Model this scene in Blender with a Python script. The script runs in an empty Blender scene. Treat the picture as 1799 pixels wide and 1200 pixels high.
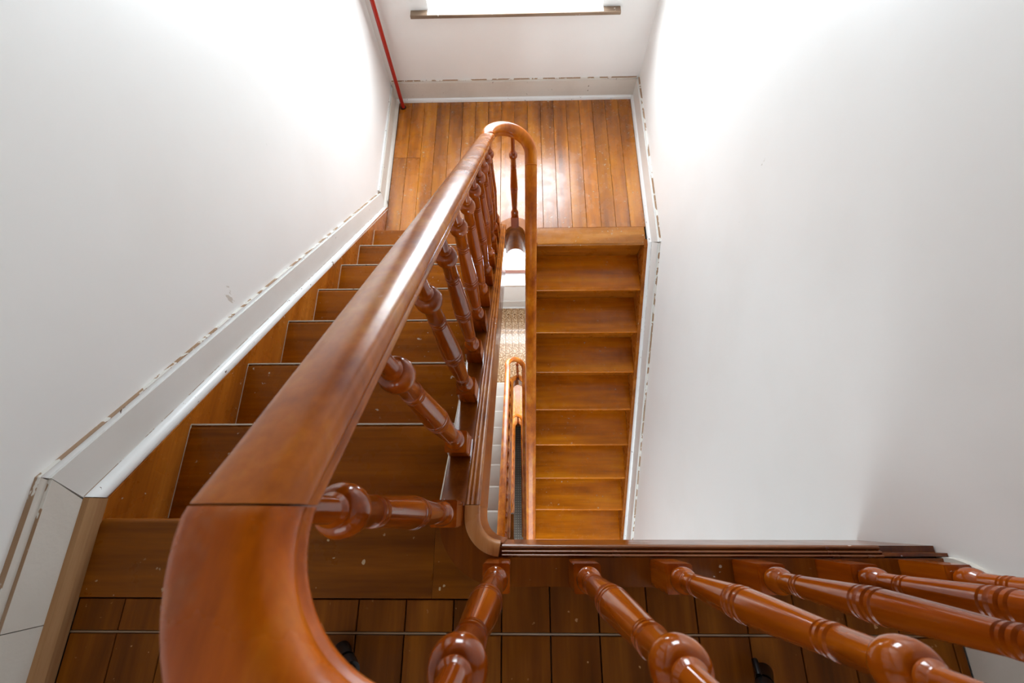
import bpy, bmesh, math, random
from mathutils import Vector, Matrix

# ------------------------------------------------------------------ scale
# x to the right, y away from the viewer, dp = depth below the eye; one unit = S metres
S = 1.10
RI, GO, GR = 0.18640, 0.22678, 0.22028     # riser, going of the left flights, going of the right flights
M_L, M_R = RI / GO, RI / GR
D1, D2 = 2.4914, 6.03                      # depth of the two half landings
YF = 2.797                                 # front of the far skirting
XL, XR = -0.900, 0.815                     # wall planes
def V(x, y, d): return Vector((S * x, S * y, S * (1.0 - d)))

scene = bpy.context.scene
C = scene.collection
# ------------------------------------------------------------------ camera
cam_data = bpy.data.cameras.new('camera')
cam = bpy.data.objects.new('camera', cam_data); C.objects.link(cam)
cam_data.sensor_width = 36.0
cam_data.lens = 812.41 / 1799.0 * 36.0
cam_data.clip_start = 0.02
cam_data.dof.use_dof = True
cam_data.dof.focus_distance = 1.7
cam_data.dof.aperture_fstop = 9.0
pitch, roll, yaw = 0.361546, -0.062455, 0.059196
cam.matrix_world = Matrix.Translation((0, 0, S)) @ (Matrix.Rotation(yaw, 4, 'Z') @ Matrix.Rotation(pitch, 4, 'X') @ Matrix.Rotation(roll, 4, 'Z'))
scene.camera = cam
# ------------------------------------------------------------------ world, daylight, added fill, exposure
w = bpy.data.worlds.new('sky'); scene.world = w; w.use_nodes = True
w.node_tree.nodes['Background'].inputs[0].default_value = (0.86, 0.93, 1.0, 1)
w.node_tree.nodes['Background'].inputs[1].default_value = 3.0
def daylight(name, loc, rot, sx, sy, power, col=(0.82, 0.925, 1.0)):  # also makes the two added fill lights behind the viewer
    l = bpy.data.lights.new(name, 'AREA'); l.shape = 'RECTANGLE'; l.size = sx; l.size_y = sy
    l.energy = power; l.color = col
    o = bpy.data.objects.new(name, l); C.objects.link(o); o.location = loc; o.rotation_euler = rot
    return o
WX0, WX1 = -0.54, 0.49
WIN = [(D1, D1 - 0.62, 0.85), (D2, D2 - 0.73, D2 - 2.00), (9.25, 9.25 - 0.7, 9.25 - 2.6)]
for i, (dl, ds, dt) in enumerate(WIN):      # daylight of the half-landing windows
    daylight('window_or_fill_light', V((WX0 + WX1) / 2, YF + 0.20, (ds + dt) / 2), (math.radians(-90), 0, 0), S * (WX1 - WX0), S * (ds - dt), [88, 110, 160][i])
BX0, BX1, BD0, BD1 = -0.75, 0.55, 0.15, -1.35   # unseen window added behind the viewer to light the near side
YB = -1.75
HX0, HX1, HD0, HD1 = -0.60, 0.60, 3.45, 2.15     # unseen window added one storey down to light the right flight
daylight('window_or_fill_light', V((BX0 + BX1) / 2, YB - 0.19, (BD0 + BD1) / 2), (math.radians(90), 0, 0), S * (BX1 - BX0), S * (BD0 - BD1), 5, (1.0, 0.96, 0.90))  # fill light of the added window behind the viewer
daylight('window_or_fill_light', V((HX0 + HX1) / 2, YB - 0.19, (HD0 + HD1) / 2), (math.radians(90), 0, 0), S * (HX1 - HX0), S * (HD0 - HD1), 54)  # fill light of the added lower window, brightens right treads and wall
vs = scene.view_settings
vs.view_transform = 'Standard'; vs.look = 'None'; vs.gamma = 1.0; vs.use_curve_mapping = False
vs.exposure = 0.0

# ------------------------------------------------------------------ materials
def srgb(r, g, b):
    f = lambda c: (c / 255) / 12.92 if c / 255 <= 0.04045 else ((c / 255 + 0.055) / 1.055) ** 2.4
    return (f(r), f(g), f(b), 1)
def new_mat(name):
    m = bpy.data.materials.new(name); m.use_nodes = True
    nt = m.node_tree
    return m, nt, nt.nodes['Principled BSDF']
def ramp(nt, fac, stops):
    n = nt.nodes.new('ShaderNodeValToRGB')
    while len(n.color_ramp.elements) < len(stops): n.color_ramp.elements.new(0.5)
    for e, (p, c) in zip(n.color_ramp.elements, stops): e.position = p; e.color = c
    nt.links.new(fac, n.inputs[0]); return n.outputs[0]
def mixc(nt, fac, a, b, mode='MIX'):
    n = nt.nodes.new('ShaderNodeMix'); n.data_type = 'RGBA'; n.blend_type = mode
    for sock, v in ((n.inputs[0], fac), (n.inputs[6], a), (n.inputs[7], b)):
        if hasattr(v, 'links'): nt.links.new(v, sock)
        else: sock.default_value = v
    return n.outputs[2]
def coords(nt, scale, rnd=True):
    tc = nt.nodes.new('ShaderNodeTexCoord'); mp = nt.nodes.new('ShaderNodeMapping')
    nt.links.new(tc.outputs['Object'], mp.inputs[0]); mp.inputs['Scale'].default_value = scale
    if rnd:
        oi = nt.nodes.new('ShaderNodeObjectInfo'); ml = nt.nodes.new('ShaderNodeMath'); ml.operation = 'MULTIPLY'
        ml.inputs[1].default_value = 37.0; nt.links.new(oi.outputs['Random'], ml.inputs[0])
        nt.links.new(ml.outputs[0], mp.inputs['Location'])
    return mp.outputs[0]
def noise(nt, vec, scale, detail=4, rough=0.55):
    n = nt.nodes.new('ShaderNodeTexNoise'); n.inputs['Scale'].default_value = scale
    n.inputs['Detail'].default_value = detail; n.inputs['Roughness'].default_value = rough
    nt.links.new(vec, n.inputs['Vector']); return n.outputs['Fac']
W1, B0 = (1, 1, 1, 1), (0, 0, 0, 1)
def wood(name, dark, mid, light, axis, rough=0.25, flecks=0.0, fleck_col=(205, 190, 170), vary=0.12, spec=0.4, blotch=0.0, fleck_scale=55):
    m, nt, bs = new_mat(name)
    st = [9.0, 9.0, 9.0]; st['xyz'.index(axis)] = 0.9
    v = coords(nt, st)
    n1 = noise(nt, v, 1.6, 5, 0.6)
    col = ramp(nt, n1, [(0.30, srgb(*dark)), (0.52, srgb(*mid)), (0.74, srgb(*light))])
    st2 = [120.0, 120.0, 120.0]; st2['xyz'.index(axis)] = 3.0
    n2 = noise(nt, coords(nt, st2), 1.0, 3)
    col = mixc(nt, 0.55, col, ramp(nt, n2, [(0.3, (0.72, 0.66, 0.6, 1)), (0.65, W1)]), 'MULTIPLY')
    if blotch:
        n4 = noise(nt, coords(nt, (7, 7, 7)), 1.4, 4, 0.65)
        col = mixc(nt, ramp(nt, n4, [(0.56, B0), (0.72, (blotch,) * 3 + (1,))]), col, srgb(62, 34, 18))
        n5 = noise(nt, coords(nt, (5, 5, 5)), 2.1, 4, 0.65)
        col = mixc(nt, ramp(nt, n5, [(0.60, B0), (0.75, (blotch * .8,) * 3 + (1,))]), col, srgb(196, 140, 92))
    oi = nt.nodes.new('ShaderNodeObjectInfo')
    hv = nt.nodes.new('ShaderNodeHueSaturation'); mr = nt.nodes.new('ShaderNodeMapRange')
    mr.inputs['To Min'].default_value = 1 - vary; mr.inputs['To Max'].default_value = 1 + vary
    nt.links.new(oi.outputs['Random'], mr.inputs[0]); nt.links.new(mr.outputs[0], hv.inputs['Value'])
    nt.links.new(col, hv.inputs['Color']); col = hv.outputs[0]
    if flecks:
        vf = coords(nt, (1, 1, 1))
        a = noise(nt, vf, fleck_scale, 2, 0.5); b = noise(nt, vf, 5.0, 2)
        mk = mixc(nt, 1.0, ramp(nt, a, [(0.735 - 0.06 * flecks, B0), (0.755 - 0.06 * flecks, W1)]), ramp(nt, b, [(0.47, B0), (0.60, W1)]), 'MULTIPLY')
        col = mixc(nt, mk, col, srgb(*fleck_col))
    nt.links.new(col, bs.inputs['Base Color'])
    n3 = noise(nt, coords(nt, (14, 14, 14)), 1.0, 5)
    rr = ramp(nt, n3, [(0.3, (rough * .75,) * 3 + (1,)), (0.75, (min(1, rough * 1.45),) * 3 + (1,))])
    nt.links.new(rr, bs.inputs['Roughness'])
    bs.inputs['Specular IOR Level'].default_value = spec
    bp = nt.nodes.new('ShaderNodeBump'); bp.inputs['Strength'].default_value = 0.25; bp.inputs['Distance'].default_value = 0.00012
    nt.links.new(n2, bp.inputs['Height']); nt.links.new(bp.outputs[0], bs.inputs['Normal'])
    return m
def paint(name, col, chips=0.0, rough=0.45, chip_col=(96, 66, 44), mottle=0.06, bump=0.1, chip_scale=(30, 30, 30), stain=(196, 186, 172)):
    m, nt, bs = new_mat(name)
    v = coords(nt, (1, 1, 1), False)
    c = mixc(nt, ramp(nt, noise(nt, v, 2.2, 5), [(0.45, B0), (0.8, (mottle * 6,) * 3 + (1,))]), srgb(*col), srgb(*stain))
    if chips:
        a = noise(nt, coords(nt, chip_scale, False), 1.0, 4, 0.6)
        c = mixc(nt, ramp(nt, a, [(0.74 - chips, B0), (0.755 - chips, W1)]), c, srgb(*chip_col))
    nt.links.new(c, bs.inputs['Base Color']); bs.inputs['Roughness'].default_value = rough
    bp = nt.nodes.new('ShaderNodeBump'); bp.inputs['Strength'].default_value = bump; bp.inputs['Distance'].default_value = 0.004
    nt.links.new(noise(nt, v, 26, 5), bp.inputs['Height']); nt.links.new(bp.outputs[0], bs.inputs['Normal'])
    return m
MAT = {}
BAL_D, BAL_M, BAL_L = (108, 42, 2), (158, 70, 5), (192, 100, 12)
MAT['baluster'] = wood('baluster_varnish', BAL_D, BAL_M, BAL_L, 'z', 0.11, 0, vary=0.10, spec=0.55)
MAT['rail'] = wood('handrail_varnish', (150, 70, 8), (194, 104, 14), (216, 138, 38), 'y', 0.20, 0, vary=0.03, spec=0.26, blotch=0.12)
MAT['rail_worn'] = wood('handrail_varnish_worn', (158, 68, 4), (210, 104, 8), (230, 142, 34), 'y', 0.28, 0, vary=0.0, spec=0.3, blotch=0.6)
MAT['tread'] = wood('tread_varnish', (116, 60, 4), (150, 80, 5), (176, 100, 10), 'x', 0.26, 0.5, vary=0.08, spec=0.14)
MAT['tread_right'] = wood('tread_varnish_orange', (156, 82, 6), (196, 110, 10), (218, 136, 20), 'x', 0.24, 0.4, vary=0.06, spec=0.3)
MAT['riser'] = wood('riser_varnish', (116, 58, 6), (148, 78, 9), (172, 98, 16), 'x', 0.3, 0, vary=0.06, spec=0.25)
MAT['string'] = wood('string_varnish', (134, 70, 16), (172, 98, 26), (196, 122, 44), 'y', 0.28, 0.35, vary=0.05, spec=0.25)
MAT['cap'] = wood('string_cap_varnish', (88, 40, 6), (118, 58, 10), (144, 78, 18), 'y', 0.18, 0.3, vary=0.04, spec=0.5)
MAT['mould'] = wood('moulding_varnish', (128, 64, 12), (166, 92, 22), (194, 124, 44), 'y', 0.2, 0.2, vary=0.04, spec=0.5)
MAT['mouldx'] = wood('moulding_varnish_cross', (110, 58, 26), (150, 90, 48), (180, 122, 74), 'x', 0.22, 0.4, vary=0.04, spec=0.4)
MAT['mould_light'] = wood('moulding_pale', (150, 92, 44), (188, 122, 66), (208, 150, 96), 'y', 0.3, 0.3, vary=0.02, spec=0.3)
MAT['crack'] = paint('cracked_paint_line', (158, 124, 92), 0.235, 0.7, chip_col=(228, 224, 216), chip_scale=(20, 9, 20))
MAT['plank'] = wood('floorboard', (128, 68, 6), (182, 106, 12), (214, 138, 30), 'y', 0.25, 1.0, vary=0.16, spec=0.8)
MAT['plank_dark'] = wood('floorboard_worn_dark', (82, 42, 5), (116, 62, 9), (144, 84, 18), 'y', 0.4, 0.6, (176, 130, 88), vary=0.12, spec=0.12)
MAT['nosing'] = wood('nosing_board', (98, 50, 6), (128, 70, 10), (150, 88, 18), 'x', 0.32, 0.6, (186, 160, 126), vary=0.04, spec=0.15)
MAT['nosing_far'] = wood('nosing_board_light', (150, 88, 28), (184, 116, 44), (206, 142, 68), 'x', 0.26, 0.7, vary=0.04, spec=0.4)
MAT['raw'] = wood('raw_pine', (132, 92, 58), (160, 118, 80), (180, 140, 100), 'y', 0.6, 0, vary=0.02, spec=0.1)
MAT['under'] = paint('dark_subfloor', (38, 24, 14), 0, 0.8)
MAT['dust'] = paint('dust_filled_joint', (128, 98, 70), 0.06, 0.9, chip_col=(60, 40, 24), mottle=0.1)
MAT['wall'] = paint('wall_paint', (241, 240, 237), -0.005, 0.42, chip_col=(206, 200, 190), chip_scale=(12, 12, 5), mottle=0.03, bump=0.06, stain=(218, 212, 204))
MAT['trim'] = paint('trim_paint', (228, 226, 221), 0.02, 0.35, mottle=0.06, bump=0.18, chip_scale=(34, 16, 34))
MAT['trim_old'] = paint('worn_trim_paint', (220, 214, 204), 0.075, 0.5, mottle=0.12, bump=0.35, chip_scale=(26, 14, 26))
MAT['mould_white'] = paint('moulding_paint', (238, 239, 238), 0.07, 0.25, mottle=0.02, chip_scale=(40, 18, 40))
MAT['seal'] = paint('sealant_line', (214, 204, 186), 0.05, 0.4)
MAT['red'] = paint('red_pipe_paint', (168, 34, 22), 0.0, 0.3, mottle=0.03, stain=(140, 30, 20))
MAT['black'] = paint('black_metal', (14, 13, 14), 0, 0.3, mottle=0)
MAT['sill'] = paint('sill_paint', (226, 226, 226), 0.05, 0.4, chip_col=(150, 140, 128), mottle=0.08)
MAT['sill_edge'] = wood('sill_edge_wood', (112, 92, 76), (140, 118, 98), (168, 146, 124), 'x', 0.55, 0.8, (225, 222, 216), vary=0.02, spec=0.2)
MAT['sash'] = wood('sash_wood', (140, 92, 80), (168, 116, 102), (190, 140, 124), 'x', 0.4, 0, vary=0.02, spec=0.2)
MAT['ceiling'] = wood('ceiling_darkened', (92, 66, 40), (120, 88, 56), (140, 106, 70), 'y', 0.5, 0, vary=0.02, spec=0.2)  # unseen; timber tone picked to keep pale ceiling reflections off the handrail
MAT['vinyl'] = paint('grey_vinyl', (196, 188, 178), 0.0, 0.35, mottle=0.12, bump=0.1, stain=(172, 160, 148))
MAT['vinyl_edge'] = paint('pale_edge', (232, 228, 220), 0.0, 0.3)
def speckle():
    m, nt, bs = new_mat('speckled_floor')
    v = coords(nt, (1, 1, 1), False)
    a = noise(nt, v, 42, 3, 0.7)
    c = ramp(nt, a, [(0.36, srgb(104, 66, 34)), (0.5, srgb(176, 132, 84)), (0.64, srgb(226, 206, 176))])
    nt.links.new(c, bs.inputs['Base Color']); bs.inputs['Roughness'].default_value = 0.28
    bs.inputs['Coat Weight'].default_value = 0.4
    return m
MAT['speckle'] = speckle()
def mat_weave():
    m, nt, bs = new_mat('woven_mat')
    v = coords(nt, (1, 1, 1), False)
    vo = nt.nodes.new('ShaderNodeTexVoronoi'); vo.inputs['Scale'].default_value = 18; vo.inputs['Randomness'].default_value = 0.05
    nt.links.new(v, vo.inputs['Vector'])
    c = ramp(nt, vo.outputs['Distance'], [(0.2, srgb(250, 245, 235)), (0.34, srgb(190, 180, 166))])
    nt.links.new(c, bs.inputs['Base Color']); bs.inputs['Roughness'].default_value = 0.9
    return m
MAT['weave'] = mat_weave()
def glass():
    m = bpy.data.materials.new('window_glass'); m.use_nodes = True; nt = m.node_tree
    nt.nodes.clear()
    o = nt.nodes.new('ShaderNodeOutputMaterial'); mx = nt.nodes.new('ShaderNodeMixShader')
    t = nt.nodes.new('ShaderNodeBsdfTransparent'); g = nt.nodes.new('ShaderNodeBsdfGlossy'); g.inputs['Roughness'].default_value = 0.02
    lw = nt.nodes.new('ShaderNodeLayerWeight'); f = nt.nodes.new('ShaderNodeMath'); f.operation = 'POWER'; f.inputs[1].default_value = 5.0
    f2 = nt.nodes.new('ShaderNodeMapRange'); f2.inputs['To Min'].default_value = 0.03; f2.inputs['To Max'].default_value = 0.8
    nt.links.new(lw.outputs['Facing'], f.inputs[0]); nt.links.new(f.outputs[0], f2.inputs[0])
    nt.links.new(f2.outputs[0], mx.inputs[0]); nt.links.new(t.outputs[0], mx.inputs[1]); nt.links.new(g.outputs[0], mx.inputs[2])
    nt.links.new(mx.outputs[0], o.inputs[0]); return m
MAT['glass'] = glass()

# ------------------------------------------------------------------ builders
def link(name, me, mat, parent=None, loc=None):
    o = bpy.data.objects.new(name, me); C.objects.link(o)
    if mat and not me.materials: me.materials.append(MAT[mat])
    if parent is not None:
        o.parent = parent
        if parent.type == 'EMPTY': o.matrix_parent_inverse = Matrix.Translation(-Vector(parent['_w']))
        o['_w'] = parent['_w']
    else: o['_w'] = (0.0, 0.0, 0.0)
    if loc is not None: o.location = loc
    return o
def mesh(name, verts, faces, smooth=False):
    me = bpy.data.meshes.new(name); me.from_pydata([tuple(v) for v in verts], [], faces)
    bm = bmesh.new(); bm.from_mesh(me); bmesh.ops.recalc_face_normals(bm, faces=bm.faces); bm.to_mesh(me); bm.free()
    if smooth:
        me.polygons.foreach_set('use_smooth', [True] * len(me.polygons))
    return me
def smooth_by_angle(me, ang=35):
    me.polygons.foreach_set('use_smooth', [True] * len(me.polygons))
    bm = bmesh.new(); bm.from_mesh(me)
    for e in bm.edges:
        if len(e.link_faces) == 2 and e.calc_face_angle(0) > math.radians(ang): e.smooth = False
    bm.to_mesh(me); bm.free()
BOXF = [(0, 1, 3, 2), (4, 6, 7, 5), (0, 4, 5, 1), (2, 3, 7, 6), (0, 2, 6, 4), (1, 5, 7, 3)]
def boxv(x0, x1, y0, y1, d0, d1):
    return [V(x, y, d) for x in (x0, x1) for y in (y0, y1) for d in (d0, d1)]
def box(name, x0, x1, y0, y1, d0, d1, mat, parent=None, bevel=0.0):
    me = mesh(name, boxv(x0, x1, y0, y1, d0, d1), BOXF)
    if bevel:
        bm = bmesh.new(); bm.from_mesh(me)
        bmesh.ops.bevel(bm, geom=list(bm.edges), offset=bevel, segments=2, profile=0.6, affect='EDGES')
        bm.to_mesh(me); bm.free()
    return link(name, me, mat, parent)
def boxes(name, lst, mat, parent=None):
    vs_, fs = [], []
    for b in lst:
        n = len(vs_); vs_ += boxv(*b); fs += [tuple(i + n for i in f) for f in BOXF]
    return link(name, mesh(name, vs_, fs), mat, parent)
def prism(name, pts, axis, a0, a1, mat, parent=None, smooth=False):
    """outline pts extruded along one axis; axis 'x': pts=(y,d), 'y': pts=(x,d), 'd': pts=(x,y)"""
    mk = {'x': lambda p, a: V(a, p[0], p[1]), 'y': lambda p, a: V(p[0], a, p[1]), 'd': lambda p, a: V(p[0], p[1], a)}[axis]
    n = len(pts); vv = [mk(p, a0) for p in pts] + [mk(p, a1) for p in pts]
    ff = [tuple(range(n)), tuple(range(2 * n - 1, n - 1, -1))] + [(i, (i + 1) % n, n + (i + 1) % n, n + i) for i in range(n)]
    me = mesh(name, vv, ff)
    if smooth: smooth_by_angle(me, 40)
    return link(name, me, mat, parent)
def sweep(name, path, prof, mat, parent=None, ang=50):
    """prof points (u to the right of travel, v up) carried along path of (x,y,d)"""
    P = [Vector((p[0], p[1])) for p in path]; n = len(P); k = len(prof); vv = []
    for i in range(n):
        if i == 0: t0 = t1 = (P[1] - P[0]).normalized()
        elif i == n - 1: t0 = t1 = (P[-1] - P[-2]).normalized()
        else: t0 = (P[i] - P[i - 1]).normalized(); t1 = (P[i + 1] - P[i]).normalized()
        t = (t0 + t1).normalized(); sc = 1 / max(0.4, t.dot(t0)); nr = Vector((t.y, -t.x)) * sc
        for u, v in prof: vv.append(V(P[i].x + nr.x * u, P[i].y + nr.y * u, path[i][2] - v))
    ff = [(i * k + j, i * k + (j + 1) % k, (i + 1) * k + (j + 1) % k, (i + 1) * k + j) for i in range(n - 1) for j in range(k)]
    ff += [tuple(range(k)), tuple(range(n * k - 1, (n - 1) * k - 1, -1))]
    me = mesh(name, vv, ff); smooth_by_angle(me, ang)
    return link(name, me, mat, parent)
def lathe(name, prof, seg):
    vv, ff = [], []
    for h, r in prof:
        for j in range(seg):
            a = 2 * math.pi * j / seg; vv.append((S * r * math.cos(a), S * r * math.sin(a), S * h))
    for i in range(len(prof) - 1):
        for j in range(seg):
            ff.append((i * seg + j, i * seg + (j + 1) % seg, (i + 1) * seg + (j + 1) % seg, (i + 1) * seg + j))
    ff += [tuple(range(seg - 1, -1, -1)), tuple(range((len(prof) - 1) * seg, len(prof) * seg))]
    me = mesh(name, vv, ff); smooth_by_angle(me, 50); return me
def tube(name, a, b, r, mat, parent=None, seg=16):
    a, b = Vector(a), Vector(b); q = (b - a).to_track_quat('Z', 'Y'); L = (b - a).length
    vv = [a + q @ Vector((r * math.cos(2 * math.pi * j / seg), r * math.sin(2 * math.pi * j / seg), z)) for z in (0, L) for j in range(seg)]
    ff = [(j, (j + 1) % seg, seg + (j + 1) % seg, seg + j) for j in range(seg)] + [tuple(range(seg)), tuple(range(2 * seg - 1, seg - 1, -1))]
    me = mesh(name, vv, ff); smooth_by_angle(me, 50); return link(name, me, mat, parent)
def thing(name, label, cat, loc, group=None):
    o = bpy.data.objects.new(name, None); C.objects.link(o); o.location = loc; o['_w'] = tuple(loc)
    o.empty_display_size = 0.1; o['label'] = label; o['category'] = cat
    if group: o['group'] = group
    return o
def struct(o, label=None, cat=None):
    o['kind'] = 'structure'
    if label: o['label'] = label; o['category'] = cat
    return o
def sroot(name, label, cat, loc): return struct(thing(name, label, cat, loc))

# ------------------------------------------------------------------ shell
TOP, BOT = -1.75, 10.98
struct(box('wall_left', XL - 0.2, XL, YB - 0.25, YF + 0.25, TOP, BOT, 'wall'), 'white painted plaster wall left of the descending stairs', 'wall')
struct(box('wall_right', XR, XR + 0.2, YB - 0.25, YF + 0.25, TOP, BOT, 'wall'), 'white painted plaster wall right of the stairwell', 'wall')
YW = YF + 0.012
def holed_wall(name, y0, y1, holes, x0=XL, x1=XR):
    holes = sorted(holes, key=lambda h: h[3]); lst = []; cur = TOP
    for hx0, hx1, db, dt in holes:
        lst.append((x0, x1, y0, y1, cur, dt)); lst.append((x0, hx0, y0, y1, dt, db)); lst.append((hx1, x1, y0, y1, dt, db)); cur = db
    lst.append((x0, x1, y0, y1, cur, BOT)); return boxes(name, lst, 'wall')
struct(holed_wall('wall_far', YW, YW + 0.24, [(WX0, WX1, ds, dt) for _, ds, dt in WIN]), 'white end wall with the landing windows', 'wall')
struct(holed_wall('wall_back', YB - 0.24, YB, [(BX0, BX1, BD0, BD1), (HX0, HX1, HD0, HD1)]), 'white wall behind the upper landing', 'wall')
struct(box('ceiling', XL - 0.2, XR + 0.2, YB - 0.25, YF + 0.25, TOP - 0.12, TOP, 'ceiling'), 'unseen ceiling over the stairwell, dark timber tone chosen to dull reflections', 'ceiling')

# ------------------------------------------------------------------ windows
def window(idx, x0, x1, ds, dt, ywall, sgn, label):
    rt = sroot('window_%d' % idx, label, 'window', V((x0 + x1) / 2, ywall, ds))
    ys = lambda a, b: (min(ywall + sgn * a, ywall + sgn * b), max(ywall + sgn * a, ywall + sgn * b))
    def fr(n, xa, xb, da, db, ya, yb, mt): y = ys(ya, yb); return box(n, xa, xb, y[0], y[1], da, db, mt, rt, 0.0 if mt == 'glass' else 0.003)
    sl = fr('sill', x0 - 0.005, x1 + 0.005, ds - 0.012, ds + 0.006, -0.045, 0.14, 'sill')
    fr('sill_end', x0 - 0.105, x0 - 0.006, ds - 0.012, ds + 0.006, -0.045, -0.002, 'sill_edge')
    fr('sill_end', x1 + 0.006, x1 + 0.105, ds - 0.012, ds + 0.006, -0.045, -0.002, 'sill_edge')
    e = fr('sill_edge', x0 - 0.105, x1 + 0.105, ds - 0.012, ds + 0.007, -0.052, -0.0455, 'sill_edge'); e['label'] = 'worn brown front edge of the sill'
    f = 0.045
    fr('frame_stile', x0, x0 + f, dt + f, ds - 0.013, 0.13, 0.17, 'sash'); fr('frame_stile', x1 - f, x1, dt + f, ds - 0.013, 0.13, 0.17, 'sash')
    fr('bottom_rail', x0 + f, x1 - f, ds - 0.095, ds - 0.013, 0.13, 0.17, 'sash'); fr('top_rail', x0, x1, dt, dt + f, 0.13, 0.17, 'sash')
    mid = (ds + dt) / 2
    fr('meeting_rail', x0 + f, x1 - f, mid - 0.02, mid + 0.02, 0.13, 0.17, 'sash')
    fr('window_pane', x0 + f, x1 - f, mid + 0.02, ds - 0.095, 0.147, 0.153, 'glass'); fr('window_pane', x0 + f, x1 - f, dt + f, mid - 0.02, 0.147, 0.153, 'glass')
window(1, WX0, WX1, WIN[0][1], WIN[0][2], YW, 1, 'bright window with worn sill above the half landing')
window(2, WX0, WX1, WIN[1][1], WIN[1][2], YW, 1, 'bright window one storey down, seen through the stairwell gap')
window(3, WX0, WX1, WIN[2][1], WIN[2][2], YW, 1, 'lowest window of the stairwell')
window(4, BX0, BX1, BD0, BD1, YB, -1, 'unseen window added behind the upper landing as fill')
window(5, HX0, HX1, HD0, HD1, YB, -1, 'unseen window added one storey below the upper landing as fill')

# ------------------------------------------------------------------ upper landing
random.seed(4)
X0, X1 = -0.865, 0.800
fl = sroot('floor', 'dark worn floorboards of the upper landing behind the balusters', 'floor', V(0, -0.8, 1))
box('subfloor', XL, XR, YB, -0.075, 1.024, 1.25, 'under', fl)
def planks(root, x_from, x_to, w, spans, d, mat, gap=0.0020, thick=0.02):
    """spans(xa, xb) -> list of (y0, y1)"""
    cache = {}; i = 0; x = x_from
    while x < x_to - 0.004:
        xb = min(x + w, x_to)
        for (ya, yb) in spans(x, xb):
            key = (round(xb - x, 4), round(yb - ya, 4))
            if key not in cache:
                hx, hy = (xb - x) / 2 - gap / 2, (yb - ya) / 2 - gap / 2
                vv = [Vector((S * a * hx, S * b * hy, c)) for a in (-1, 1) for b in (-1, 1) for c in (-S * thick, 0)]
                me = mesh('floorboard', vv, BOXF)
                bm = bmesh.new(); bm.from_mesh(me)
                te = [e for e in bm.edges if all(v.co.z > -1e-6 for v in e.verts)]
                bmesh.ops.bevel(bm, geom=te, offset=0.0012, segments=1, affect='EDGES'); bm.to_mesh(me); bm.free()
                me.materials.append(MAT[mat]); cache[key] = me
            p = V((x + xb) / 2, (ya + yb) / 2, d); p.z += random.uniform(-0.0009, 0.0003)
            link('floorboard', cache[key], None, root, p)
        x = xb; i += 1
def up_spans(xa, xb):
    y = -0.1495 if xb < -0.03 else -0.124
    return [(-0.2050, y), (YB + 0.02, -0.2080)]
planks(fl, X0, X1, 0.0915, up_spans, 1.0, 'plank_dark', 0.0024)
box('joint_filler', X0, X1, -0.2080, -0.2050, 1.0016, 1.02, 'dust', fl)['label'] = 'pale dusty joint across the boards'
def nose_pts(yb, yn, d, t=0.026, back=None):          # tread section: flat with rounded nosing at yn
    s = 1 if yn > yb else -1; r = t / 2
    pts = [(yb, d), (yn - s * r, d)]
    for k in range(1, 8):
        a = math.pi / 2 - math.pi * k / 8; pts.append((yn - s * r + s * r * math.cos(a), d + r - r * math.sin(a)))
    return pts + [(yn - s * r, d + t), (yb, d + t)]
NB = prism('nosing_board', nose_pts(-0.148, -0.005, 0.998), 'x', X0, -0.176, 'nosing', fl, True)
prism('corner_board', [(-0.1755, -0.0055), (-0.1755, -0.148), (-0.04, -0.148), (-0.04, -0.125), (-0.035, -0.060), (-0.09, -0.045), (-0.115, -0.005)], 'd', 0.9985, 1.022, 'nosing', fl)

# ------------------------------------------------------------------ stair flights
def left_flight(dl, n, ylast, dx, ri, tread, label, top_floor_tread=False):
    """descends away from the viewer; nosing i at (ylast - GO*i, dl - ri*(1+i))"""
    rt = thing('stair_flight', label, 'staircase', V(-0.5 + dx, ylast, dl))
    xa, xb = X0, -0.176 + dx; ov = 0.03; th = 0.026; m = ri / GO
    for i in range(n - 1):
        y, d = ylast - GO * i, dl - ri * (1 + i)
        prism('tread', nose_pts(y - GO - ov - 0.006, y, d), 'x', xa, xb, tread, rt, True)
        if tread == 'vinyl': box('nosing_strip', xa, xb, y - 0.016, y - 0.004, d - 0.0012, d - 0.0002, 'vinyl_edge', rt)
        else:
            e = box('sealant_line', xa, xb, y - 0.0005, y + 0.0032, d + 0.0015, d + 0.009, 'seal', rt) if i > 0 else None
        box('sealant_line', xa, xa + 0.0022, y - GO, y, d - 0.0007, d + 0.002, 'seal', rt)
    for i in range(n):
        y, d = ylast - GO * i - ov, dl - ri * (1 + i)
        box('riser', xa, xb, y - 0.018, y, d + th, d + ri, 'riser', rt)
    yt = ylast - GO * (n - 1); dt = dl - ri * n
    # wall string: closed board along the wall
    f = lambda y, o: dt + m * (y - yt) + o
    ys = yt - 0.006; ye = ylast + GO * 1.33
    prism('wall_string', [(ys, dt + 0.0005), (yt + 0.040, dt + 0.0005), (yt + 0.041, f(yt + 0.041, -0.03)), (ye, dl + 0.0), (ye, dl + 0.02), (ylast, dl + 0.10), (ys, f(ys, 0.30))], 'x', XL + 0.0006, X0 - 0.0004, 'string', rt)
    return rt
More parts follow.
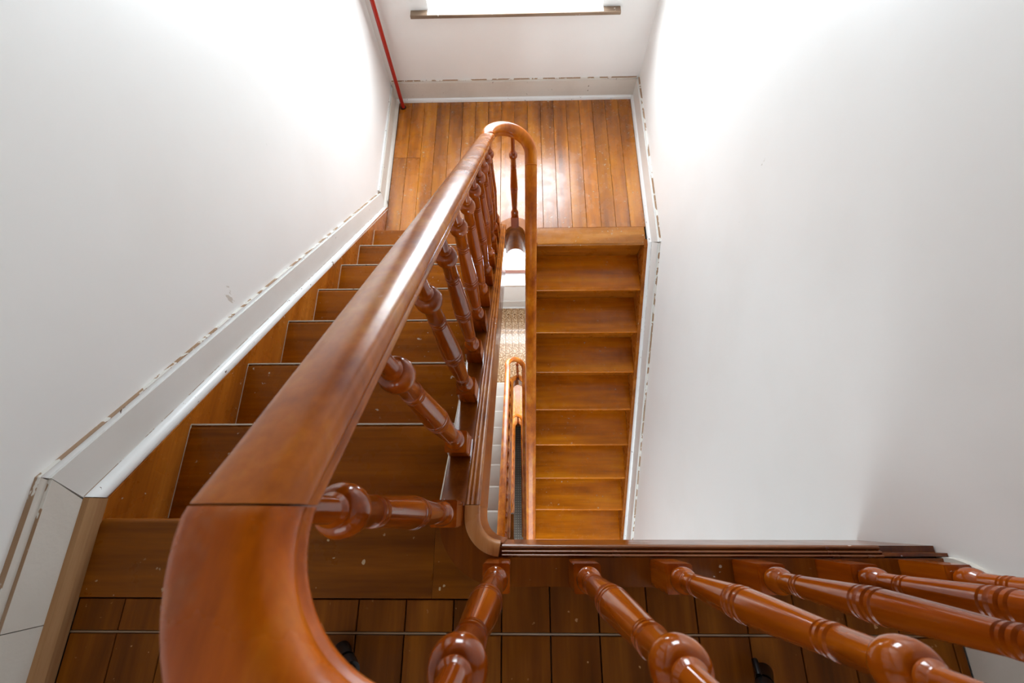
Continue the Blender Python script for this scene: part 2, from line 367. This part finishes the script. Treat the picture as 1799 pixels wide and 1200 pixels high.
def right_flight(dl, n, yh, dx, ri, label, tread='tread_right'):
    rt = thing('stair_flight', label, 'staircase', V(0.45, yh - GR * (n - 1), dl + ri * n))
    xa, xb = 0.078 + dx, 0.7655; ov = 0.032; th = 0.026
    for k in range(1, n):
        y, d = yh - GR * k, dl + ri * k
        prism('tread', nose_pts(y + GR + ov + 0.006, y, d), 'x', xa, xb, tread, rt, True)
    for k in range(n):
        y, d = yh - GR * k + ov, dl + ri * k
        box('riser', xa, xb, y, y + 0.018, d + th, d + ri, 'riser', rt)
    m = ri / GR; f = lambda y, o: dl + m * (yh - y) + o
    ye = yh - GR * (n - 1) - 0.1
    prism('wall_string', [(yh + 0.03, f(yh + 0.03, 0.02)), (yh + 0.03, dl + 0.30), (ye, f(ye, 0.30)), (ye, f(ye, -0.01)), (yh - 0.02, f(yh - 0.02, -0.01))], 'x', 0.7660, XR - 0.0006, 'string', rt)
    return rt
YL1, YH1 = 1.5825, 1.5830
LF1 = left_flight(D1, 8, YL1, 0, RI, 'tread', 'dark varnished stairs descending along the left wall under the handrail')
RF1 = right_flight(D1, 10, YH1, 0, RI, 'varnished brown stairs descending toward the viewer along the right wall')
YL2, YH2, DX2 = 1.636, 1.60, -0.02
DF2 = D1 + 10 * RI
LF2 = left_flight(D2, 9, YL2, DX2, (D2 - DF2) / 9, 'vinyl', 'pale grey covered stairs seen deep in the stairwell gap')
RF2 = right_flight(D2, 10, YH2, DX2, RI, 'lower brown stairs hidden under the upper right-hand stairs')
DF1 = D2 + 10 * RI; D3 = 9.25
DX3 = -0.045
LF3 = left_flight(D3, 8, YL2, DX3, (D3 - DF1) / 8, 'vinyl', 'lowest left-hand stairs under the pale grey stairs')
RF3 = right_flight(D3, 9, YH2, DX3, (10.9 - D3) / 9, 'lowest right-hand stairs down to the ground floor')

# ------------------------------------------------------------------ half landings and lower floors
WC, WR = -0.038, 0.064                # well centre and radius
def arc(cx, cy, r, a0, a1, n): return [(cx + r * math.cos(math.radians(a0 + (a1 - a0) * i / n)), cy + r * math.sin(math.radians(a0 + (a1 - a0) * i / n))) for i in range(n + 1)]
def half_landing(dl, yl, yh, dx, mat, label, w=0.0917, cross=None):
    rt = sroot('floor', label, 'floor', V(0, 2.2, dl))
    cx = WC + dx; cy = 1.658
    # subfloor with the rounded end of the well cut out
    outl = [(XL, yl - 0.03), (XL, YF + 0.1), (XR, YF + 0.1), (XR, yh + 0.055), (cx + WR + 0.012, yh + 0.055)] + arc(cx, cy, WR + 0.012, 0, 180, 16) + [(cx - WR - 0.012, yl - 0.03)]
    prism('subfloor', outl, 'd', dl + 0.021, dl + 0.24, 'under' if mat == 'plank' else 'wall', rt)
    def sp(xa, xb):
        y = yl - 0.028 if xb < cx - 0.085 else (cy + WR + 0.004 if xa < cx + WR + 0.004 else 1.7085)
        if cross and xb < X0 + 2.2 * w: return [(y, cross), (cross, YF + 0.004)]
        return [(y, YF + 0.004)]
    planks(rt, X0, 0.786, w, sp, dl, mat)
    prism('nosing_board', nose_pts(1.7075, yh, dl - 0.0005), 'x', cx + 0.14, 0.776, 'nosing_far', rt, True)
    ring = arc(cx, cy, 0.120, 0, 180, 20) + arc(cx, cy, WR, 180, 0, 20)
    ring = [(cx + 0.14, yh + 0.01), (cx + 0.14, 1.70)] + arc(cx, cy, 0.125, 20, 180, 20) + [(cx - 0.125, yl + 0.03), (cx - WR, yl + 0.03)] + arc(cx, cy, WR, 180, 0, 20) + [(cx + WR, yh + 0.01)]
    prism('well_cap', ring, 'd', dl - 0.010, dl + 0.02, 'string', rt)
    ln = [(p[0], p[1], dl) for p in [(cx - WR, yl + 0.02)] + arc(cx, cy, WR, 180, 0, 24) + [(cx + WR, yh - 0.02)]]
    sweep('well_lining', ln, [(0, -0.010), (-0.010, -0.010), (-0.010, -0.262), (0, -0.262)], 'mould', rt)['label'] = 'glossy curved lining of the well end'
    return rt
half_landing(D1, YL1, YH1, 0, 'plank', 'orange varnished floorboards of the half landing below the window', cross=2.285)
half_landing(D2, YL2, YH2, DX2, 'speckle', 'speckled boards of the landing one storey down, seen through the gap')
half_landing(D3, YL2, YH2, DX3, 'plank', 'deepest half landing at the foot of the stairwell gap')
def lower_floor(d, ynl, ynr, dx, label):
    cx = WC + dx
    o = [(XL, YB), (XL, ynl), (cx - WR, ynl)] + ([(cx - WR, -0.32)] if ynl > -0.32 else []) + arc(cx, -0.32, WR, 180, 360, 16) + [(cx + WR, ynr), (XR, ynr), (XR, YB)]
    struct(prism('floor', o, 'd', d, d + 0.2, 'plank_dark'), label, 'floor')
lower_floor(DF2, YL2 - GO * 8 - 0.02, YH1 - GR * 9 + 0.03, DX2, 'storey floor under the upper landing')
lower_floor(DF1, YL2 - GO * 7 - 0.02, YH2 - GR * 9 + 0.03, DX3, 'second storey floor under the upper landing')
struct(box('floor', XL, XR, YB, YF + 0.1, 10.9, 10.98, 'weave'), 'dark woven dotted floor covering at the bottom of the gap', 'floor')

# ------------------------------------------------------------------ strings, caps and balustrades
def lin(a, b, n): return [a + (b - a) * i / n for i in range(n + 1)]
bal_prof = [(0.100, .012), (0.106, .0175), (0.112, .0200), (0.120, .0214), (0.130, .0214), (0.138, .0196), (0.144, .0165), (0.147, .0150), (0.150, .0158), (0.170, .0152), (0.178, .0151),
            (0.180, .0120), (0.1825, .0158), (0.186, .0162), (0.1885, .0130), (0.190, .0130), (0.1925, .0164), (0.196, .0164), (0.198, .0132), (0.200, .0160),
            (0.240, .0174), (0.290, .0190), (0.328, .0202), (0.331, .0165), (0.334, .0205), (0.340, .0210), (0.3445, .0166), (0.346, .0166), (0.349, .0212), (0.3555, .0212), (0.358, .0166), (0.3595, .0166), (0.363, .0210), (0.369, .0206), (0.372, .0166), (0.375, .0203),
            (0.42, .0190), (0.48, .0166), (0.532, .0146), (0.534, .0112), (0.537, .0148), (0.5415, .0150), (0.5435, .0112), (0.545, .0112), (0.548, .0152), (0.5535, .0152), (0.556, .0114), (0.559, .0143), (0.612, .0136),
            (0.615, .0150), (0.619, .0182), (0.625, .0206), (0.632, .0217), (0.640, .0217), (0.647, .0204), (0.652, .0178), (0.655, .0150), (0.656, .0112), (0.660, .0133), (0.664, .0128), (0.667, .0106), (0.670, .0100)]
bal_prof = [(h if h < 0.3 else 0.3 + (h - 0.3) * 0.90, r) for h, r in bal_prof]
BAL = {}
def baluster_mesh(seg, top):
    if (seg, top) not in BAL:
        me = lathe('baluster', bal_prof + [(top, .0096)], seg); me.materials.append(MAT['baluster']); BAL[(seg, top)] = me
    return BAL[(seg, top)]
def plinth_mesh(slope):
    key = ('p', round(slope, 3))
    if key not in BAL:
        h = 0.0235; vv = []
        for a in (-h, h):
            for b in (-h, h):
                vv += [Vector((S * a, S * b, S * (-slope * b - 0.004))), Vector((S * a, S * b, S * 0.104))]
        me = mesh('plinth', vv, BOXF)
        bm = bmesh.new(); bm.from_mesh(me); bmesh.ops.bevel(bm, geom=list(bm.edges), offset=0.0018, segments=2, affect='EDGES'); bm.to_mesh(me); bm.free()
        me.materials.append(MAT['baluster']); BAL[key] = me
    return BAL[key]
def baluster(root, x, y, d, slope=0.0, seg=32, top=0.712):
    b = link('baluster', baluster_mesh(seg, top), None, root, V(x, y, d))
    p = bpy.data.objects.new('plinth', plinth_mesh(slope)); C.objects.link(p); p.parent = b; p['_w'] = b['_w']
    b.rotation_euler = (0, 0, 0)
    return b
rail_half = [(0.0, 0.0), (0.010, -0.0006), (0.018, -0.0024), (0.0240, -0.0060), (0.0278, -0.0115), (0.0292, -0.0180), (0.0284, -0.0240), (0.0262, -0.0275), (0.0248, -0.0290), (0.0248, -0.0315),
             (0.0268, -0.0335), (0.0276, -0.0370), (0.0266, -0.0405), (0.0240, -0.0425), (0.0228, -0.0450), (0.0200, -0.0490), (0.0165, -0.0525), (0.0155, -0.0600)]
rail_prof = rail_half + [(-u, v) for u, v in reversed(rail_half[1:])]
AY = -0.1005                      # line of the landing balusters
AX = -0.143                       # line of the left balusters
RD = 0.232                        # depth of the rail top at the head of the flight
def mould_prof(u0, u1, h=0.030):  # stepped, beaded moulding between u0 and u1
    w_ = u1 - u0; p = [(u0, 0.0)]
    for a, b in ((0.02, 0.26), (0.30, 0.56), (0.60, 0.98)):
        for k in range(0, 7):
            t = k / 6; p.append((u0 + w_ * (a + (b - a) * t), -0.012 * (a + b) / 2 + 0.0045 * math.sin(math.pi * t)))
    return p + [(u1, -0.018), (u1 - w_ * 0.12, -h), (u0, -h)]

# --- uppermost storey
bal1 = thing('balustrade', 'large glossy handrail with turned balusters curving around the near stairwell', 'balustrade', V(-0.05, -0.095, 1.0))
def zcap(y):                      # cap depth along the left flight
    return 0.990 + max(0.0, M_L * 1.02 * (y - 0.012))
cpath = [(AX, y, zcap(y)) for y in (1.66, 1.50, 1.2, 0.9, 0.6, 0.3, 0.10, 0.06, 0.035, 0.02)]
flat = [(0.0255, 0.0), (-0.0255, 0.0), (-0.0255, -0.012), (0.0255, -0.012)]
neg = lambda pr: [(-u, v) for u, v in reversed(pr)]
# travelling toward the viewer the well lies on the left (u negative)
sweep('string_cap', cpath, flat, 'cap', LF1)
qc = (AX + -AY, 0.02)
qpath = [(p[0], p[1], 0.990 - 0.001) for p in arc(qc[0], qc[1] - 0.02, -AY, 180, 270, 16)]
sweep('string_cap', [(AX, 0.0195, 0.989)] + qpath, flat, 'cap', fl)
hpath = [(qc[0] + 0.0006, AY, 0.989), (XR - 0.002, AY, 0.989)]
sweep('string_cap', hpath, flat, 'cap', fl)
sweep('string_edge_line', cpath, [(0.0262, -0.0005), (0.0262 + 0.003, -0.003), (0.0262, -0.014)], 'seal', LF1)
mp = mould_prof(0.026, 0.0545)
sweep('moulding', cpath[:-1] + [(AX, 0.022, zcap(0.022))], neg(mp), 'mould', LF1)['label'] = 'beaded glossy moulding along the flight'
plain = neg([(0.026, 0.002), (0.032, 0.0035), (0.047, 0.001), (0.0545, -0.006), (0.0545, -0.03), (0.026, -0.03)])
sweep('curved_moulding', [(AX, 0.0205, 0.989)] + qpath[:-1], plain, 'mould_light', fl)['label'] = 'plain curved corner piece of the moulding'
sweep('moulding', [(qc[0] + 0.001, AY, 0.989), (0.690, AY, 0.989)], neg(mould_prof(0.026, 0.048)), 'mouldx', fl)['label'] = 'beaded moulding along the landing edge, broken off short of the wall'
board = neg([(-0.012, -0.0125), (0.0255, -0.0125), (0.0255, -0.0305), (0.050, -0.0305), (0.050, -0.30), (-0.012, -0.30)])
sweep('outer_board', cpath[1:], board, 'cap', LF1)
sweep('outer_board', [(AX, 0.0195, 0.989)] + qpath, board, 'cap', fl)
sweep('outer_board', hpath, neg([(-0.012, -0.0125), (0.0255, -0.0125), (0.0255, -0.0305), (0.046, -0.0305), (0.046, -0.26), (-0.012, -0.26)]), 'cap', fl)
box('landing_edge', 0.69, XR - 0.001, -0.0720, -0.066, 0.992, 1.02, 'cap', fl)

# handrail: landing piece + wreath, straight, turn, right flight
def rail_d(y): return RD + M_L * 1.03 * y
near = [(XR - 0.004, AY, 0.201), (0.4, AY, 0.201), (0.0, AY, 0.201)] + [(p[0], p[1], 0.201 + (RD - 0.201) * (i / 20) ** 1.3) for i, p in enumerate(arc(AX + -AY, 0.0, -AY, 270, 180, 20))] + [(AX, 0.0045, RD + 0.003)]
sweep('handrail', near, rail_prof, 'rail_worn', bal1)['label'] = 'blotchy curved end of the handrail nearest the viewer'
tc = (-0.049, 1.620); tr = 0.099
rs = [(AX, 0.0057, RD + 0.0038)] + [(AX, y, rail_d(y)) for y in lin(0.03, 1.50, 14)] + [(AX, 1.56, rail_d(1.56) + 0.006), (AX, 1.60, rail_d(1.60) + 0.012)]
sweep('handrail', rs, rail_prof, 'rail', bal1)
d_a = rail_d(1.60) + 0.012; d_b = 1.735
def rr_d(y): return D1 + M_R * (YH1 - y) - 0.755
turn = [(AX, 1.6008, d_a)] + [(p[0], p[1], d_a + 0.012 + (d_b - d_a - 0.012) * i / 24) for i, p in enumerate(arc(tc[0], tc[1], tr, 180, 0, 24))] + [(tc[0] + tr, 1.56, rr_d(1.56) - 0.006)]
sweep('handrail', turn, rail_prof, 'rail', bal1)
sweep('handrail', [(tc[0] + tr, y, rr_d(y)) for y in (1.559, 1.3, 0.9, 0.5, 0.1, -0.2, -0.4)], rail_prof, 'rail', bal1)
for i in range(6): baluster(bal1, -0.047 + 0.157 * i, AY, 0.990, top=0.740)
for i, y in enumerate((0.004, 0.150, 0.310, 0.463, 0.618, 0.775, 0.933, 1.095, 1.26, 1.415, 1.555)):
    b = baluster(bal1, AX, y, zcap(y), M_L if y > 0.08 else 0.0)
baluster(bal1, tc[0] + 0.012, tc[1] + tr + 0.012, D1 - 0.009, top=0.775)
def right_string(dl, yh, dx, root, dn, low=False):
    f = lambda y, o=-0.012: dl + M_R * (yh - y) + o
    pth = [(0.052 + dx, y, f(y)) for y in (1.57, 1.2, 0.8, 0.4, 0.0, -0.36)]
    sweep('string_cap', pth, [(0.026, 0), (-0.024, 0), (-0.024, -0.012), (0.026, -0.012)], 'mould', root)
    sweep('outer_board', pth, [(0.026, -0.0125), (-0.022, -0.0125), (-0.022, -0.30), (0.026, -0.30)], 'mould', root)
    sweep('moulding', pth, [(-0.0245, 0.001), (-0.030, -0.002), (-0.032, -0.012), (-0.0245, -0.026)], 'mould', root)
    for i in range(12):
        y = 1.47 - 0.157 * i; baluster(dn, 0.052 + dx, y, f(y), -M_R, 16)
right_string(D1, YH1, 0, RF1, bal1)

# --- lower storeys
def lower_balustrade(dl, ri, yl, yh, dx, n, label, st, sr):
    yt = yl - GO * (n - 1); m = ri / GO
    bl = thing('balustrade', label, 'balustrade', V(AX + dx, yl, dl))
    f = lambda y, o: dl - ri + m * (y - yl) + o
    ys = [yl + 0.05, 1.2, 0.8, 0.4, 0.1, max(yt, -0.3)]
    pth = [(AX + dx, y, f(y, -0.02)) for y in ys]
    sweep('string_cap', pth, flat, 'string', st); sweep('moulding', pth, neg(mould_prof(0.026, 0.05)), 'mould', st)
    sweep('outer_board', pth, neg([(-0.012, -0.0125), (0.0255, -0.0125), (0.0255, -0.0305), (0.047, -0.0305), (0.047, -0.30), (-0.012, -0.30)]), 'string', st)
    right_string(dl, yh, dx, sr, bl)
    top = lambda y: f(y, -0.76)
    p1 = [(AX + dx, y, top(y)) for y in ([max(yt, -0.5)] + [0.1, 0.5, 1.0, 1.5, 1.58])]
    db = dl - 0.76; da = top(1.58) + 0.02
    cx = tc[0] + dx
    p1 += [(p[0], p[1], da + (db - da) * i / 20) for i, p in enumerate(arc(cx, 1.63, tr, 180, 0, 20))]
    p1 += [(cx + tr, y, dl + M_R * (yh - y) - 0.755) for y in (1.5, 1.2, 0.6, 0.0, -0.4)]
    sweep('handrail', p1, rail_prof, 'rail', bl)
    for i in range(12):
        y = 1.58 - 0.157 * i
        if y > yt: baluster(bl, AX + dx, y, f(y, -0.02), m, 16)
    baluster(bl, cx + 0.012, 1.63 + tr + 0.012, dl - 0.009, 0, 16, 0.775)
lower_balustrade(D2, (D2 - DF2) / 9, YL2, YH2, DX2, 9, 'pale lit handrail and balusters one storey down in the gap', LF2, RF2)
lower_balustrade(D3, (D3 - DF1) / 8, YL2, YH2, DX3, 8, 'small dark handrail loop deepest in the gap', LF3, RF3)

# ------------------------------------------------------------------ skirtings
SK = 0.016                          # skirting thickness
xf = XL + SK
bl_ = sroot('baseboard_left', 'white chipped skirting along the left wall, kinked where the stairs begin', 'skirting', V(XL, 0, 1))
def f1(y, o): return 1 + M_L * (y + 0.005) + o
def skirt_pts(t, lip=0.014): return t
# level piece on the upper landing (old worn paint), face and sloping lip
def board_x(name, side, ring, thick, mat, root):            # ring = outline (y,d) ; side +1: left wall, -1: right wall
    x0, x1 = (XL, XL + thick) if side > 0 else (XR - thick, XR)
    return prism(name, ring, 'x', x0, x1, mat, root)
yk_t, yk_b = 0.066, 0.030
board_x('skirting_board', 1, [(YB, 0.885), (-0.190, 0.885), (-0.190, 0.975), (YB, 0.975)], SK, 'trim_old', bl_)
board_x('skirting_board', 1, [(-0.1885, 0.885), (yk_t - 0.002, 0.885), (yk_b - 0.004, 0.972), (yk_b - 0.004, 1.0), (-0.1885, 1.0)], SK, 'trim_old', bl_)
board_x('skirting_lip', 1, [(YB, 0.868), (yk_t, 0.868), (yk_t - 0.004, 0.8845), (YB, 0.8845)], SK * 0.62, 'trim_old', bl_)
q_ = prism('quad_strip', [(xf + 0.0002, 0.962), (xf + 0.010, 0.965), (xf + 0.0195, 0.978), (xf + 0.0195, 0.9995), (xf + 0.0002, 0.9995)], 'y', YB, yk_b + 0.004, 'raw', bl_); q_['label'] = 'bare unpainted timber strip at the floor edge'
# sloping piece
ye = 1.905
board_x('skirting_board', 1, [(yk_t, f1(yk_t, -0.176)), (ye + 0.01, f1(ye, -0.176)), (ye - 0.005, f1(ye, -0.055)), (yk_b, f1(yk_b, -0.055))], SK, 'trim', bl_)
board_x('skirting_lip', 1, [(yk_t, f1(yk_t, -0.190)), (ye + 0.01, f1(ye + 0.01, -0.190)), (ye + 0.01, f1(ye + 0.01, -0.1765)), (yk_t, f1(yk_t, -0.1765))], SK * 0.62, 'mould_white', bl_)
def half_round(c, r, n=10): return [(r * math.sin(math.pi * k / n), c + r * 1.15 * math.cos(math.pi * k / n)) for k in range(n + 1)]
hr = [(u, v) for u, v in half_round(0.046, 0.021)]
sweep('half_round_moulding', [(xf - 0.002, y, f1(y, 0)) for y in (yk_b + 0.0055, ye - 0.02)], hr, 'mould_white', bl_)['label'] = 'glossy white half-round moulding above the wall string'
def crack_l(y0, y1, o0, o1, th): return board_x('cracked_line', 1, [(y0, f1(y0, o0)), (y1, f1(y1, o0)), (y1, f1(y1, o1)), (y0, f1(y0, o1))], th, 'crack', bl_)
crack_l(yk_t, ye + 0.01, -0.1916, -0.1903, SK * 0.66); crack_l(yk_b + 0.006, ye - 0.02, -0.0720, -0.0708, SK + 0.0007)
board_x('cracked_line', 1, [(YB, 0.8670), (yk_t, 0.8670), (yk_t, 0.8679), (YB, 0.8679)], SK * 0.66, 'crack', bl_)
board_x('cracked_line', 1, [(YB, 0.8846), (yk_t - 0.004, 0.8846), (yk_t - 0.004, 0.8853), (YB, 0.8853)], SK + 0.0005, 'crack', bl_)
# half landing, left side
LH = 0.112
board_x('skirting_board', 1, [(ye + 0.012, D1 - LH), (YW, D1 - LH), (YW, D1), (ye, D1)], SK, 'trim_old', bl_)
board_x('skirting_lip', 1, [(ye + 0.012, D1 - LH - 0.012), (YW, D1 - LH - 0.012), (YW, D1 - LH - 0.0005), (ye + 0.012, D1 - LH - 0.0005)], SK * 0.6, 'mould_white', bl_)
sweep('quarter_round', [(xf, y, D1 - 0.0005) for y in (ye - 0.04, YF)], [(0, 0), (0.017, 0), (0.016, 0.010), (0.010, 0.022), (0, 0.026)], 'trim_old', bl_)
# far wall
bf = sroot('baseboard_far', 'white skirting with chipped edge under the landing window', 'skirting', V(0, YF, D1))
box('skirting_board', xf, XR - SK, YW - SK, YW, D1 - 0.150, D1, 'trim_old', bf)
box('skirting_lip', xf, XR - SK, YW - SK * 0.6, YW, D1 - 0.160, D1 - 0.1503, 'trim_old', bf)
sweep('quarter_round', [(x, YW - SK - 0.001, D1 - 0.0005) for x in (xf + 0.002, XR - SK - 0.002)], [(0, 0), (0.012, 0), (0.012, 0.012), (0.007, 0.024), (0, 0.028)], 'mould_white', bf)
# right side
br = sroot('baseboard_right', 'white skirting down the right wall beside the stairs', 'skirting', V(XR, 1, D1))
def g1(y, o): return D1 + M_R * (YH1 - y) + o
yr_t, yr_b = 1.500, 1.575
board_x('skirting_board', -1, [(YW - SK, D1 - 0.150), (yr_t, D1 - 0.150), (yr_b, D1 - 0.03), (yr_b, D1), (YW - SK, D1)], SK, 'trim', br)
board_x('skirting_lip', -1, [(YW - SK, D1 - 0.165), (yr_t - 0.006, D1 - 0.165), (yr_t, D1 - 0.1505), (YW - SK, D1 - 0.1505)], SK * 0.6, 'mould_white', br)
sweep('half_round_moulding', [(XR - SK, y, D1) for y in (YF - 0.01, yr_b)], [(0, 0), (0.013, 0), (0.014, 0.012), (0.010, 0.026), (0, 0.034)], 'mould_white', br)
yend = -0.60
board_x('skirting_board', -1, [(yr_t - 0.002, g1(yr_t, -0.212)), (yr_b - 0.002, g1(yr_b, -0.045)), (yend, g1(yend, -0.045)), (yend, g1(yend, -0.212))], SK, 'trim', br)
board_x('skirting_lip', -1, [(yr_t - 0.008, g1(yr_t - 0.008, -0.228)), (yr_t - 0.002, g1(yr_t - 0.002, -0.2125)), (yend, g1(yend, -0.2125)), (yend, g1(yend, -0.228))], SK * 0.55, 'trim', br)
sweep('half_round_moulding', [(XR - SK + 0.002, y, g1(y, 0)) for y in (yr_b - 0.006, yend)], [(u, v + 0.0) for u, v in half_round(0.034, 0.020)], 'mould_white', br)
board_x('cracked_line', -1, [(yr_t - 0.008, g1(yr_t - 0.008, -0.2295)), (yr_t - 0.008, g1(yr_t - 0.008, -0.2283)), (yend, g1(yend, -0.2283)), (yend, g1(yend, -0.2295))], SK * 0.6, 'crack', br)
board_x('cracked_line', -1, [(yr_b - 0.01, g1(yr_b - 0.01, -0.0600)), (yr_b - 0.01, g1(yr_b - 0.01, -0.0585)), (yend, g1(yend, -0.0585)), (yend, g1(yend, -0.0600))], SK + 0.0006, 'crack', br)
board_x('cracked_line', -1, [(YW - SK, D1 - 0.1664), (yr_t - 0.006, D1 - 0.1664), (yr_t - 0.006, D1 - 0.1653), (YW - SK, D1 - 0.1653)], SK * 0.65, 'crack', br)
box('cracked_line', xf, XR - SK, YW - SK * 0.65, YW, D1 - 0.1614, D1 - 0.1602, 'crack', bf)
# upper landing, right side: short board with a rounded end
bu = sroot('baseboard_landing', 'pale skirting with rounded end behind the last baluster', 'skirting', V(XR, -0.3, 1))
board_x('skirting_board', -1, [(-0.073, 0.9995)] + [(-0.073 - 0.10 * (1 - math.cos(math.radians(a))), 0.985 - 0.12 * math.sin(math.radians(a))) for a in range(0, 91, 10)] + [(YB, 0.865), (YB, 0.9995)], SK * 0.9, 'trim_old', bu)
# lower landing skirting, seen through the gap
bw = sroot('baseboard_lower', 'white skirting of the landing one storey down', 'skirting', V(0, YF, D2))
box('skirting_board', XL, XR, YW - SK, YW, D2 - 0.20, D2, 'trim', bw)
sweep('quarter_round', [(x, YW - SK - 0.001, D2 - 0.0005) for x in (XL, XR)], [(0, 0), (0.012, 0), (0.012, 0.012), (0.007, 0.024), (0, 0.028)], 'mould_white', bw)

# ------------------------------------------------------------------ red pipe
px, py = -0.836, 2.738
pp = thing('pipe', 'thin red vertical pipe in the far left corner of the half landing', 'pipe', V(px, py, D1))
tube('pipe_tube', V(px, py, D1 + 0.02), V(px, py, TOP + 0.002), S * 0.0125, 'red', pp, 20)
tube('floor_collar', V(px, py, D1 + 0.004), V(px, py, D1 - 0.004), S * 0.021, 'black', pp, 20)
for d in (0.3, -1.2):
    box('pipe_clip', px - 0.018, px + 0.018, py + 0.006, YW, d - 0.008, d + 0.008, 'red', pp, 0.002)

# ------------------------------------------------------------------ tripod whose feet show behind the balusters
apex = V(0.10, -0.42, 0.30)
tp = thing('tripod', 'black tripod with its clamp-ended feet on the upper landing', 'tripod', V(0.05, -0.4, 1.0))
for fx, fy in ((0.432, -0.262), (-0.338, -0.232), (0.05, -0.95)):
    a = V(fx, fy, 1.0); u = (apex - a).normalized()
    lg = tube('leg', a + u * 0.02, apex, 0.011, 'black', tp)
    tube('foot', a + Vector((0, 0, 0.001)), a + u * 0.045, 0.0165, 'black', lg)
    cl = u * 0.05; sd = Vector((u.y, -u.x, 0)).normalized()
    c0 = a + u * 0.055
    tube('clamp', c0, c0 + u * 0.03, 0.0175, 'black', lg)
    tube('clamp_lever', c0 + sd * 0.018, c0 + sd * 0.03 - u * 0.035, 0.006, 'black', lg, 8)
tube('tripod_head', apex - Vector((0, 0, 0.02)), apex + Vector((0, 0, 0.05)), 0.03, 'black', tp)

for o in list(bpy.data.objects):
    if '_w' in o: del o['_w']
